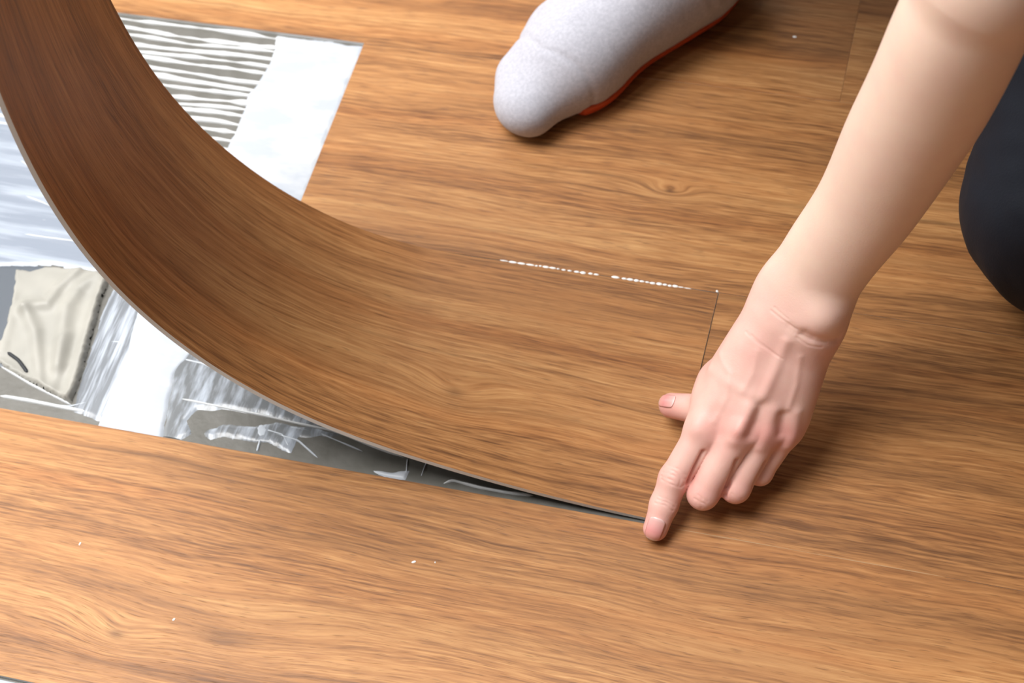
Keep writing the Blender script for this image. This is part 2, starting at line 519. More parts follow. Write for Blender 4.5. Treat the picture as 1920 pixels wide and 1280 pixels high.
strip('torn_edge', [at(x, y, ZS)[:2] for x, y in [(0, 686), (60, 722), (134, 759)]], .0009, .0018, M_RIDGE, sheet, n=40, wob=.4)

# front bay: streaked thin glue, thick white block, wet creases
front = bpy.data.objects.new('glue_film', None)
COL.objects.link(front)
tag(front, 'wet white and grey glue film under the front edge of the lifted plank', 'glue')
yC = .0006
def cut(X, Y):
    return Y > yC
patch('streaked_film', poly_px([(215, 540), (330, 560), (300, 640), (262, 662), (215, 770), (192, 792), (138, 772), (150, 720), (176, 640), (200, 565)]),
      .0015, .0008, M_STREAK, front, .003, .0015, 90., lambda X, Y, d: .0006 * (fbm(X * 150, Y * 14, 3) - .5), 3)
patch('thick_patch', poly_px([(262, 560), (420, 600), (330, 700), (303, 830), (182, 800), (196, 770), (214, 720), (236, 660)]),
      .0013, .0014, M_GLUE, front, .003, .0022, 70., lambda X, Y, d: .0006 * (fbm(X * 120, Y * 40, 8) - .5), 8, cut)
patch('thin_film', poly_px([(330, 650), (460, 600), (640, 700), (640, 800), (560, 796), (480, 775), (420, 764), (372, 770), (350, 790), (356, 812), (330, 830), (302, 830)]),
      .0015, .0009, M_THIN, front, .004, .003, 60., lambda X, Y, d: .0004 * (fbm(X * 40, Y * 60, 13) - .5), 13, cut)
patch('film_shred', poly_px([(384, 812), (420, 792), (480, 800), (520, 788), (640, 815), (560, 820), (545, 850), (505, 825), (475, 826), (430, 818), (395, 826)]),
      .0012, .0009, M_THIN, front, .003, .003, 90., lambda X, Y, d: .0004 * (fbm(X * 70, Y * 40, 15) - .5), 15, cut)
patch('film_scrap', poly_px([(690, 880), (740, 886), (768, 882), (760, 900), (720, 894)]), .0009, .0011, M_GLUE, front, .002, .001, 120., None, 21, cut)
patch('glue_blot', poly_px([(476, 802), (490, 797), (506, 804), (500, 820), (482, 822)]), .0008, .0009, M_CREASE, front, .003, .0018, 200., None, 23)
CRE = [([(328, 746), (400, 760), (480, 776), (560, 794), (620, 806), (648, 815), (700, 838), (760, 858)], .0008, .0014),
       ([(0, 742), (60, 752), (110, 762), (165, 772)], .0013, .0016),
       ([(75, 757), (130, 762), (175, 752), (205, 735)], .0006, .001),
       ([(345, 674), (380, 682), (420, 700)], .0011, .0016),
       ([(832, 906), (848, 900), (900, 914), (950, 923), (1000, 929)], .0010, .0016),
       ([(500, 806), (530, 815), (542, 838)], .0008, .0014), ([(505, 810), (560, 826), (596, 858)], .0006, .001),
       ([(482, 846), (488, 825)], .0008, .001), ([(764, 860), (762, 888)], .0005, .0008), ([(800, 866), (790, 892)], .0005, .0008),
       ([(240, 664), (262, 668), (232, 760)], .0008, .001), ([(178, 640), (240, 642)], .0006, .0009),
       ([(540, 800), (600, 812), (680, 846)], .0006, .001)]
for i, (pp, hw, hh) in enumerate(CRE):
    strip('glue_crease', [at(x, y, ZS)[:2] for x, y in pp], hw, hh, M_RIDGE if i in (0, 1, 4) else M_CREASE, front, n=50, wob=.5, seed=30 + i)

bare = patch('glue_smear', poly_px([(-120, 1290), (-40, 1262), (240, 1330), (240, 1420), (-200, 1420)]), .003, .001, M_GLUE, None, .003, .001)
tag(bare, 'white glue showing at the bottom left corner below the front plank', 'glue')

# ------------------------------------------------------------------ the lifted, bent plank
EA = np.array([[0.0, 0.003, 0.0012], [-0.0299, 0.003, 0.0034], [-0.0596, 0.003, 0.0069], [-0.0891, 0.0029, 0.0118], [-0.1184, 0.0028, 0.018], [-0.1476, 0.0028, 0.0253], [-0.1766, 0.003, 0.0335], [-0.2052, 0.0038, 0.043], [-0.2328, 0.005, 0.0545], [-0.2586, 0.0064, 0.0692], [-0.2817, 0.0076, 0.0878], [-0.3017, 0.0085, 0.11], [-0.3181, 0.0091, 0.135], [-0.3307, 0.0094, 0.1621], [-0.3398, 0.0097, 0.1908], [-0.3459, 0.0103, 0.2202], [-0.3499, 0.0113, 0.25], [-0.3521, 0.0129, 0.2799], [-0.3528, 0.0149, 0.3098], [-0.3522, 0.0169, 0.3397], [-0.3503, 0.0186, 0.3695], [-0.3473, 0.0199, 0.3991], [-0.3431, 0.0209, 0.4286], [-0.338, 0.0215, 0.4579], [-0.332, 0.0222, 0.487], [-0.3252, 0.0229, 0.5158], [-0.3176, 0.0239, 0.5443], [-0.3093, 0.0253, 0.5724], [-0.3002, 0.027, 0.6003], [-0.2904, 0.0293, 0.6278], [-0.28, 0.032, 0.655]])
EB = np.array([[-0.0, 0.185, 0.0], [-0.0299, 0.1849, 0.0], [-0.0599, 0.185, 0.0], [-0.0899, 0.185, 0.0], [-0.1199, 0.185, 0.0], [-0.15, 0.185, 0.0], [-0.1802, 0.185, 0.0], [-0.21, 0.185, 0.0015], [-0.239, 0.1845, 0.0083], [-0.2666, 0.1838, 0.0194], [-0.2922, 0.1834, 0.0348], [-0.3153, 0.1831, 0.0541], [-0.3354, 0.1831, 0.0766], [-0.3521, 0.183, 0.1015], [-0.3653, 0.1829, 0.1284], [-0.3749, 0.1827, 0.1568], [-0.3813, 0.1825, 0.1861], [-0.3852, 0.1822, 0.2159], [-0.3871, 0.1819, 0.2459], [-0.3874, 0.1817, 0.2759], [-0.3865, 0.1816, 0.3057], [-0.3846, 0.1817, 0.3354], [-0.3819, 0.1821, 0.3649], [-0.3783, 0.1827, 0.3943], [-0.374, 0.1836, 0.4236], [-0.3691, 0.1848, 0.4529], [-0.3635, 0.1862, 0.4822], [-0.3573, 0.188, 0.5116], [-0.3505, 0.19, 0.541], [-0.343, 0.1924, 0.5704], [-0.335, 0.195, 0.6]])
def refine(P, k):
    n = len(P)
    out = []
    for i in range(n - 1):
        p0, p1, p2, p3 = P[max(i - 1, 0)], P[i], P[i + 1], P[min(i + 2, n - 1)]
        for j in range(k):
            t = j / k
            out.append(.5 * (2 * p1 + (p2 - p0) * t + (2 * p0 - 5 * p1 + 4 * p2 - p3) * t * t + (3 * p1 - p0 - 3 * p2 + p3) * t ** 3))
    out.append(P[-1])
    return np.array(out)
EA[:, 0] -= .0005; EB[:, 0] -= .0005; EB[:, 1] -= .0004
RA, RB = refine(EA, 5), refine(EB, 5)
NS, NWID = len(RA), 25
G = np.zeros((NS, NWID, 3))
for j in range(NWID):
    t = j / (NWID - 1)
    G[:, j] = RA * (1 - t) + RB * t
du_ = np.gradient(G, axis=0); dv_ = np.gradient(G, axis=1)
NRM = np.cross(-du_, dv_)
NRM /= np.linalg.norm(NRM, axis=2)[:, :, None]
LOW = G - NRM * T
UVG = np.zeros((NS, NWID, 2))
UVG[..., 0] = -np.linspace(0, .9, NS)[:, None] + 0.0
UVG[..., 1] = np.linspace(0, W, NWID)[None, :]
V = np.concatenate([G.reshape(-1, 3), LOW.reshape(-1, 3)])
UVS = np.concatenate([UVG.reshape(-1, 2)] * 2)
I = np.arange(NS * NWID).reshape(NS, NWID)
top = np.stack([I[:-1, :-1], I[:-1, 1:], I[1:, 1:], I[1:, :-1]], -1).reshape(-1, 4)
bot = top[:, ::-1] + NS * NWID
bent = obj('bent_plank', V[:NS * NWID], top, M_WOOD, None, uv=UVS[:NS * NWID])
tag(bent, 'wood-look vinyl plank bent upwards and lifted off the glue', 'plank')
L = NS * NWID
rim = np.r_[I[:, 0], I[-1, 1:], I[::-1, -1][1:], I[0, ::-1][1:-1]]
m_ = len(rim)
ev = np.concatenate([V[rim], V[rim + L]])
ef = np.array([(k, k + m_, (k + 1) % m_ + m_, (k + 1) % m_) for k in range(m_)])
obj('core_edge', ev, ef[:, ::-1].copy(), M_CORE, bent, smooth=False)['label'] = 'whitish cut edge of the plank'
obj('backing', V[L:], bot - L, M_BACK, bent)['label'] = 'dark grey underside of the plank'

# ------------------------------------------------------------------ signed-distance modelling for the person
def rc(P, a, b, ra, rb, n=None, f=1.0):
    a, b = np.asarray(a, float), np.asarray(b, float)
    ab = b - a
    k = ab / max(ab @ ab, 1e-12)
    X, Y, Z = (P[:, i] - np.float32(a[i]) for i in range(3))
    t = X * np.float32(k[0]) + Y * np.float32(k[1]) + Z * np.float32(k[2])
    np.clip(t, 0, 1, out=t)
    X = X - t * np.float32(ab[0]); Y = Y - t * np.float32(ab[1]); Z = Z - t * np.float32(ab[2])
    if n is not None:
        w = (X * np.float32(n[0]) + Y * np.float32(n[1]) + Z * np.float32(n[2])) * np.float32(1 / f - 1)
        X = X + w * np.float32(n[0]); Y = Y + w * np.float32(n[1]); Z = Z + w * np.float32(n[2])
    return np.sqrt(X * X + Y * Y + Z * Z) - (np.float32(ra) + np.float32(rb - ra) * t)
def ell(P, c, R, axes=None):
    q = P - np.asarray(c)
    if axes is not None:
        q = q @ np.asarray(axes).T
    R = np.asarray(R, float)
    k0 = np.sqrt(((q / R) ** 2).sum(1))
    k1 = np.sqrt(((q / R ** 2) ** 2).sum(1)) + 1e-12
    return k0 * (k0 - 1) / k1
def smin(a, b, k):
    h = np.maximum(k - np.abs(a - b), 0) / k
    return np.minimum(a, b) - h * h * k * .25
def smax(a, b, k):
    return -smin(-a, -b, k)

def mesh_sdf(fn, lo, hi, h, B=12, relax=2):
    lo, hi = np.asarray(lo, float), np.asarray(hi, float)
    nb = np.ceil((hi - lo) / (B * h)).astype(int)
    bi = np.stack(np.meshgrid(*[np.arange(k) for k in nb], indexing='ij'), -1).reshape(-1, 3)
    d = fn(lo + (bi + .5) * B * h)
    bi = bi[np.abs(d) < B * h * 1.35]
    r = np.arange(B + 1)
    loc = np.stack(np.meshgrid(r, r, r, indexing='ij'), -1).reshape(-1, 3)
    big = (nb * B + 4).astype(np.int64)
    key = lambda c: ((c[:, 0] + 1) * big[1] + (c[:, 1] + 1)) * big[2] + (c[:, 2] + 1)
    VK, VP, ED = [], [], []
    step = max(1, 400000 // len(loc))
    for s in range(0, len(bi), step):
        b = bi[s:s + step]
        g = b[:, None, :] * B + loc[None]
        val = fn((lo + g * h).reshape(-1, 3).astype(np.float32)).reshape(len(b), B + 1, B + 1, B + 1)
        sg = val < 0
        c8 = [(i, j, k) for i in (0, 1) for j in (0, 1) for k in (0, 1)]
        sl = lambda a, o: a[:, o[0]:o[0] + B, o[1]:o[1] + B, o[2]:o[2] + B]
        cnt = sum(sl(sg, o).astype(np.int8) for o in c8)
        act = np.argwhere((cnt > 0) & (cnt < 8))
        if not len(act):
            continue
        acc = np.zeros((len(act), 3)); num = np.zeros(len(act))
        gv = lambda o: val[act[:, 0], act[:, 1] + o[0], act[:, 2] + o[1], act[:, 3] + o[2]]
        cv = {o: gv(o) for o in c8}
        for o in c8:
            for ax in range(3):
                if o[ax] == 0:
                    o2 = tuple(1 if q == ax else o[q] for q in range(3))
                    a_, b_ = cv[o], cv[o2]
                    m = (a_ < 0) != (b_ < 0)
                    t = np.where(m, a_ / np.where(m, a_ - b_, 1), 0)
                    p = np.tile(np.array(o, float), (len(act), 1))
                    p[:, ax] += t
                    acc += p * m[:, None]
                    num += m
        cell = b[act[:, 0]] * B + act[:, 1:]
        VP.append(lo + (cell + acc / num[:, None]) * h)
        VK.append(key(cell))
        for ax in range(3):
            e = [0, 0, 0]; e[ax] = 1
            a_, b_ = sl(sg, (0, 0, 0)), sl(sg, e)
            w = np.argwhere(a_ != b_)
            if len(w):
                ED.append((ax, b[w[:, 0]] * B + w[:, 1:], a_[w[:, 0], w[:, 1], w[:, 2], w[:, 3]]))
    VK, VP = np.concatenate(VK), np.concatenate(VP)
    o = np.argsort(VK); VK, VP = VK[o], VP[o]
    Q = []
    for ax, p, neg in ED:
        e1, e2 = np.zeros(3, int), np.zeros(3, int)
        e1[(ax + 1) % 3] = 1; e2[(ax + 2) % 3] = 1
        ids, ok = [], np.ones(len(p), bool)
        for c in (p, p - e1, p - e1 - e2, p - e2):
            k = key(c)
            i = np.clip(np.searchsorted(VK, k), 0, len(VK) - 1)
            ok &= VK[i] == k
            ids.append(i)
        q = np.stack(ids, 1)
        q[~neg] = q[~neg][:, ::-1]
        Q.append(q[ok])
    Q = np.concatenate(Q)
    for _ in range(relax):
        VP = laplace(VP, Q, .5)
    return VP, Q

def laplace(V, Q, k):
    s = np.zeros_like(V); n = np.zeros(len(V))
    for a in range(4):
        i, j = Q[:, a], Q[:, (a + 1) % 4]
        for c in range(3):
            s[:, c] += np.bincount(i, V[j, c], len(V)) + np.bincount(j, V[i, c], len(V))
        n += np.bincount(i, minlength=len(V)) + np.bincount(j, minlength=len(V))
    return V + k * (s / np.maximum(n, 1)[:, None] - V)

def normals(V, Q):
    fn = np.cross(V[Q[:, 2]] - V[Q[:, 0]], V[Q[:, 3]] - V[Q[:, 1]])
    N = np.zeros_like(V)
    for a in range(4):
        for c in range(3):
            N[:, c] += np.bincount(Q[:, a], fn[:, c], len(V))
    return N / (np.linalg.norm(N, axis=1)[:, None] + 1e-15)

def line_d(P, pts):
    d = np.full(len(P), 1e9)
    for a, b in zip(pts[:-1], pts[1:]):
        ab = b - a
        t = np.clip(((P - a) @ ab) / max(ab @ ab, 1e-14), 0, 1)
        q = P - a - t[:, None] * ab
        d = np.minimum(d, np.sqrt((q * q).sum(1)))
    return d

# ---- left arm and hand
def px_r(c, wpx):
    return wpx / FPX * float(np.dot(c - CAM, ROT @ np.array([0, 0, -1.0])))
FORE = [(1504, 560, .112, 86), (1556, 478, .146, 88), (1622, 388, .186, 96), (1686, 275, .236, 111), (1741, 178, .280, 120), (1792, 72, .326, 126), (1836, -20, .362, 126)]
FP = [at(x, y, z) for x, y, z, w in FORE]
FR = [px_r(c, f[3]) for c, f in zip(FP, FORE)]
ELB = FP[-1]
SHO = ELB + .275 * nrm([.055, .06, .26])
un0 = nrm(SHO - ELB)
WR = at(1497, 600, .100)
J = dict(
    i=[at(1322, 806, .051), at(1264, 897, .0290), at(1245, 946, .0175), at(1229, 991, .0088)],
    m=[at(1386, 806, .056), at(1318, 926, .0235)],
    r=[at(1436, 806, .050), at(1379, 915, .0225)],
    l=[at(1474, 808, .043), at(1425, 886, .0210)])
TH = [at(1432, 640, .082), at(1352, 716, .050), at(1318, 768, .030), at(1259, 760, .0180)]
dors = nrm(np.cross(J['l'][0] - J['i'][0], WR - J['m'][0]))
if dors @ (CAM - WR) < 0:
    dors = -dors
across = nrm(J['l'][0] - J['i'][0])
down = np.array([0, 0, -1.0])
for k, (r1, r2) in dict(m=(.0270, .0200), r=(.0250, .0190), l=(.020, .0150)).items():
    back = nrm(WR - J[k][0]); back[2] = 0; back = nrm(back)
    p = J[k][1]
    q = p + r1 * nrm(back * .93 + down * .30)
    J[k] += [q, q + r2 * nrm(back * .65 - down * .55)]
CMC = {'i': WR + across * -.016 - dors * .003, 'm': WR + across * -.005, 'r': WR + across * .006, 'l': WR + across * .015 - dors * .004}
FRAD = dict(i=(.0112, .0096, .0088, .0078), m=(.0112, .0097, .0082, .0072), r=(.0105, .0092, .0078, .007), l=(.0092, .0078, .0068, .006))

def finger(P, k):
    p, r = J[k], FRAD[k]
    d = rc(P, p[0], p[1], r[0] * .98, r[1] * .99)
    d = smin(d, rc(P, p[1], p[2], r[1], r[2]), .003)
    d = smin(d, rc(P, p[2], p[3], r[2], r[3]), .003)
    return d

def hand_sdf(P):
    palm = None
    for k in 'imrl':
        d = rc(P, CMC[k] - dors * .002, J[k][0] - dors * .0015, .0125, FRAD[k][0] * .98)
        palm = d if palm is None else smin(palm, d, .014)
    for a, b in (('i', 'm'), ('m', 'r'), ('r', 'l')):          # palm pad beneath the knuckles
        c = (J[a][0] + J[b][0]) / 2 - dors * .010 + .012 * nrm(WR - J['m'][0])
        palm = smin(palm, rc(P, c, WR - dors * .008, .011, .015), .014)
    palm = smin(palm, rc(P, (CMC['r'] + WR) / 2, J['l'][0] - dors * .006 + .01 * nrm(WR - J['l'][0]), .015, .0105), .014)
    # thumb with its ball and the web to the index finger
    th = rc(P, TH[0], TH[1], .0165, .0125)
    th = smin(th, rc(P, TH[1], TH[2], .0120, .0104), .006)
    th = smin(th, rc(P, TH[2], TH[3], .0100, .0083), .004)
    palm = smin(palm, th, .012)
    palm = smin(palm, rc(P, TH[1] * .6 + J['i'][0] * .4, CMC['i'], .0115, .013), .014)
    palm = smin(palm, rc(P, TH[1], J['i'][0] - dors * .003, .0085, .0085), .012)
    f = None
    for k in 'imrl':
        d = finger(P, k)
        f = d if f is None else np.minimum(f, d)
    d = smin(palm, f, .0045)
    for a, b, t in (('i', 'm', .20), ('m', 'r', .20), ('r', 'l', .20)):    # webs
        wa = J[a][0] * (1 - t) + J[a][1] * t; wb = J[b][0] * (1 - t) + J[b][1] * t
        d = smin(d, rc(P, wa - dors * .004, wb - dors * .004, .0045, .0045), .005)
    return d

FS = refine(np.array([[*p, r, f] for p, r, f in zip(FP, FR, [.72, .78, .86, .92, .95, .97, .97])]), 8)
arm_axis = nrm(FP[3] - FP[0])
FT = (FS[:, :3] - FP[0]) @ arm_axis
side = nrm(np.cross(arm_axis, CAM - FP[1]))
flat_n = nrm(np.cross(side, arm_axis))
def arm_sdf(P):
    d = None
    tt = np.clip((P - FP[0].astype(np.float32)) @ arm_axis.astype(np.float32), FT[0], FT[-1])
    q = P - np.stack([np.interp(tt, FT, FS[:, c]) for c in range(3)], 1)
    q = q + np.outer(q @ flat_n, flat_n) * (1 / np.interp(tt, FT, FS[:, 4]) - 1)[:, None]
    d = np.sqrt((q * q).sum(1)) - np.interp(tt, FT, FS[:, 3])
    d = smin(d, rc(P, ELB + .02 * un0, SHO, .036, .045), .012)
    d = smin(d, ell(P, at(1536, 588, .118), (.0125, .0125, .0125)), .012)        # head of the ulna
    w = rc(P, FP[0], WR, FR[0] * .93, .0255, flat_n, .74)
    d = smin(d, w, .014)
    near = np.where(((P - FP[1]) @ arm_axis.astype(np.float32)) < 0)[0]
    if len(near):
        d[near] = smin(d[near], hand_sdf(P[near]), .012)
    return d

pts = np.array([p for k in 'imrl' for p in J[k]] + TH + FP)
lo, hi = pts.min(0) - .06, pts.max(0) + .06
mid_up = ELB + .45 * (SHO - ELB)
un = nrm(SHO - ELB)
def arm_cut(P):
    return smax(arm_sdf(P), (P - mid_up) @ un, .004)
lo = np.minimum(lo, mid_up - .06); hi = np.maximum(hi, mid_up + .05)
AV, AQ = mesh_sdf(arm_cut, lo, hi, .0007, relax=3)
AN = normals(AV, AQ)
APX, ADEP = proj(AV)

def skin_at(x, y):
    """point of the modelled skin seen at a pixel"""
    d = np.hypot(APX[:, 0] - x, APX[:, 1] - y)
    w = np.where(d < 5)[0]
    if not len(w):
        w = np.array([d.argmin()])
    i = w[ADEP[w].argmin()]
    w2 = w[ADEP[w] < ADEP[i] + .004]
    return AV[w2[d[w2].argmin()]]

# relief: (pixels, height, sigma) - tendons, knuckles, veins raised; wrinkles cut in
RELIEF = [
    ([(1476, 640), (1456, 690), (1432, 740), (1408, 775), (1388, 806)], .0012, .0036),
    ([(1402, 764), (1388, 795), (1374, 825)], .0016, .0048),
    ([(1452, 770), (1440, 805), (1424, 838)], .0013, .0044),
    ([(1494, 775), (1490, 806), (1478, 836)], .0013, .0044),
    ([(1306, 782), (1304, 806)], .0012, .0050),
    ([(1424, 762), (1419, 790), (1408, 815)], -.0020, .0042),
    ([(1468, 780), (1464, 812)], -.0017, .0036),
    ([(1318, 848), (1303, 878), (1291, 904)], -.0026, .0016), ([(1382, 864), (1369, 895), (1358, 930)], -.0024, .0016), ([(1436, 866), (1422, 892), (1412, 912)], -.0018, .0014),
    ([(1345, 775), (1348, 812)], -.0011, .0055),
    ([(1330, 690), (1372, 722), (1408, 740)], .0006, .0035),
    ([(1510, 628), (1540, 640), (1570, 638)], -.0016, .0040),
    ([(1480, 612), (1495, 622), (1520, 638)], -.0007, .0030),
    ([(1446, 582), (1470, 602), (1492, 618)], -.00030, .0008), ([(1452, 576), (1478, 598)], -.00024, .0007),
    ([(1498, 628), (1520, 640), (1552, 644)], -.00036, .0009), ([(1494, 634), (1515, 648), (1540, 652)], -.00030, .0008),
    ([(1398, 622), (1420, 642), (1458, 668)], -.00030, .0008), ([(1408, 628), (1432, 648), (1466, 672)], -.00024, .0007),
    # wrinkles over the finger joints
    ([(1241, 884), (1262, 890), (1284, 906)], -.00040, .0007), ([(1239, 891), (1258, 899), (1281, 911)], -.00045, .0007),
    ([(1243, 877), (1263, 882), (1286, 899)], -.00035, .0006), ([(1240, 898), (1260, 908), (1278, 914)], -.00040, .0007),
    ([(1252, 872), (1270, 878), (1286, 890)], -.00025, .0006), ([(1268, 886), (1276, 896), (1274, 910)], -.00030, .0006),
    ([(1228, 942), (1246, 947), (1262, 957)], -.00035, .0006), ([(1232, 936), (1250, 941), (1265, 950)], -.00035, .0006),
    ([(1236, 930), (1252, 935), (1267, 944)], -.00020, .0006), ([(1262, 890), (1262, 905)], .0005, .0045),
    ([(1302, 934), (1320, 944), (1334, 952)], -.00035, .0007), ([(1316, 934), (1314, 952)], -.00025, .0006),
    ([(1308, 928), (1326, 940)], -.00025, .0006), ([(1372, 925), (1392, 934)], -.00025, .0006),
    # faint veins over the back of the hand
    ([(1350, 660), (1368, 700), (1362, 745), (1338, 790)], .00045, .0022), ([(1500, 670), (1494, 720), (1478, 765)], .00045, .0022),
    ([(1420, 660), (1412, 700), (1392, 735)], .0004, .0024),
]
disp = np.zeros(len(AV))
for pl, hgt, sg in RELIEF:
    L3 = np.array([skin_at(x, y) for x, y in pl])
    disp += hgt * np.exp(-(line_d(AV, L3) / sg) ** 2)
# redness of the skin itself: hand pinker than the forearm, knuckles and finger ends most of all
along = (AV - FP[0]) @ nrm(WR - FP[1])
red = np.clip(.45 + along / .10, .05, .62)
for c, s, a in [(J['i'][0] + dors * .01, .012, .2), (J['m'][0] + dors * .01, .012, .30), (J['r'][0] + dors * .01, .011, .35), (J['l'][0] + dors * .01, .011, .35),
                (J['i'][1], .013, .22), (J['i'][3], .014, .45), (J['m'][1], .014, .35), (J['r'][1], .013, .35), (TH[3], .016, .4)]:
    red += a * np.exp(-(np.linalg.norm(AV - c, axis=1) / s) ** 2)
AV2 = AV + AN * disp[:, None]

# ---- the rest of the body (kneeling, mostly above the picture)
PEL = np.array([.205, .575, .36]); FWD = nrm([-.58, -.815, 0]); LEFT = nrm([.815, -.58, 0])
NECK = SHO + np.array([-.135, .085, .02])
SHR = NECK - LEFT * .165 - np.array([0, 0, .02])
HIPL, HIPR = PEL + LEFT * .085, PEL - LEFT * .085
KNL = np.array([.228, .242, .078]); ANL = KNL - FWD * .40 + np.array([0, 0, -.02])
ANR = np.array([-.055, .468, .10]); KNR = np.array([-.065, .375, .49])
GRIP = np.array([-.295, .115, .630])
WRR = GRIP + np.array([.060, .045, .015])
mid = (SHR + WRR) / 2
ELR = mid + nrm([.25, .55, -.6]) * .12
HEAD = NECK + np.array([-.03, -.075, .165])
h_up = nrm([-.2, -.35, 1.0]); h_f = nrm(FWD * .8 + np.array([0, 0, -.55])); h_f = nrm(h_f - h_up * (h_f @ h_up)); h_s = np.cross(h_up, h_f)
HAX = np.array([h_f, h_s, h_up])
def HP(f, s, u):
    return HEAD + h_f * f + h_s * s + h_up * u
# right hand round the top of the plank: thumb on the wood side, four fingers on the back
e_in = nrm(np.cross(RB[-8] - RA[-8], RA[-1] - RA[-8]))
if e_in @ np.array([1, 0, 0]) < 0:
    e_in = -e_in
e_w = nrm(RB[-8] - RA[-8]); e_up = nrm(RA[-1] - RA[-12])
PC = (RA[-1] + RB[-1]) / 2
def GP(w, n, u):
    return PC + e_w * w + e_in * n + e_up * u
WRR = GP(.02, .055, .075)
def body_sdf(P):
    d = rc(P, PEL, (PEL + NECK) / 2, .125, .125)
    d = smin(d, rc(P, (PEL + NECK) / 2, NECK - np.array([0, 0, .05]), .12, .11), .06)
    d = smin(d, rc(P, SHO, SHR, .048, .048), .06)
    d = smin(d, rc(P, NECK, HEAD - h_up * .05, .054, .050), .03)
    for a, b, ra, rb in ((HIPL, KNL, .08, .052), (KNL, ANL, .052, .036), (HIPR, KNR, .08, .052), (KNR, ANR, .052, .036),
                         (mid_up - un * .03, SHO, .040, .046), (SHR, ELR, .046, .038), (ELR, WRR, .040, .027)):
        d = smin(d, rc(P, a, b, ra, rb), .025)
    # head
    full, d_all = P, d
    sel = np.where(np.linalg.norm(P - HEAD.astype(np.float32), axis=1) < .24)[0]
    P = full[sel]
    h = ell(P, HP(-.008, 0, .03), (.096, .076, .092), HAX)
    h = smin(h, ell(P, HP(.030, 0, -.035), (.060, .058, .075), HAX), .03)
    h = smin(h, ell(P, HP(.068, 0, -.088), (.022, .026, .020), HAX), .02)
    h = smin(h, rc(P, HP(.088, 0, .012), HP(.104, 0, -.028), .007, .011), .01)
    for s in (-1, 1):
        h = smin(h, ell(P, HP(-.005, s * .077, -.008), (.018, .007, .030), HAX), .006)
        h = smax(h, -ell(P, HP(.094, s * .031, .006), (.014, .018, .011), HAX), .012)
        h = smin(h, ell(P, HP(.078, s * .031, .005), (.012, .013, .012), HAX), .003)
        h = smin(h, rc(P, HP(.088, s * .014, .024), HP(.076, s * .048, .024), .006, .005), .010)
    h = smin(h, rc(P, HP(.085, -.017, -.055), HP(.085, .017, -.055), .006, .006), .006)
    h = smin(h, rc(P, HP(.082, -.013, -.066), HP(.082, .013, -.066), .007, .007), .005)
    d_all[sel] = smin(d_all[sel], h, .015)
    # right hand
    sel = np.where(np.linalg.norm(full - PC.astype(np.float32), axis=1) < .18)[0]
    P = full[sel]
    hd = rc(P, WRR, GP(-.02, .022, .022), .022, .016)
    hd = smin(hd, rc(P, WRR, GP(.04, .022, .022), .022, .015), .02)
    for i, w in enumerate((-.032, -.012, .008, .028)):
        k0, k1, k2, k3 = GP(w, .012, .030), GP(w, -.016, .022), GP(w, -.0165, -.004), GP(w, -.0155, -.022 - .004 * (i in (1, 2)))
        hd = smin(hd, np.minimum(np.minimum(rc(P, k0, k1, .0115, .010), rc(P, k1, k2, .010, .009)), rc(P, k2, k3, .009, .0078)), .005)
    hd = smin(hd, rc(P, GP(-.026, .028, .020), GP(-.030, .012, -.020), .0125, .009), .008)
    d_all[sel] = smin(d_all[sel], hd, .012)
    return d_all
BV, BQ = mesh_sdf(body_sdf, [-.50, -.05, .005], [.62, .80, 1.15], .0048, B=8, relax=2)
bred = np.full(len(BV), .2)

t = NT('skin')
ra_ = t.n('ShaderNodeAttribute', attribute_name='redness')
tc = t.n('ShaderNodeTexCoord')
mott = t.noise(tc.outputs['Object'], 55.0, 3.0)
fac = t.math('ADD', ra_.outputs['Fac'], t.math('MULTIPLY', t.math('SUBTRACT', mott, .5), .5), clamp=True)
sc = t.ramp(fac, [(0.0, srgb(249, 218, 199)), (.5, srgb(243, 200, 187)), (1.0, srgb(228, 166, 156))])
pore = t.noise(tc.outputs['Object'], 900.0, 2.0)
t.bump(pore, .12, .0006)
M_SKIN = t.set(Base_Color=sc, Roughness=.46, Specular_IOR_Level=.4, Subsurface_Weight=.12, Subsurface_Radius=(.010, .004, .002), Subsurface_Scale=.6)

PV = np.concatenate([AV2, BV]); PQ = np.concatenate([AQ, BQ + len(AV2)])
person = obj('person', PV, PQ, M_SKIN, None, attr={'redness': np.concatenate([red, bred])})
tag(person, 'person kneeling in dark trousers and grey socks pressing a finger on the plank', 'person')

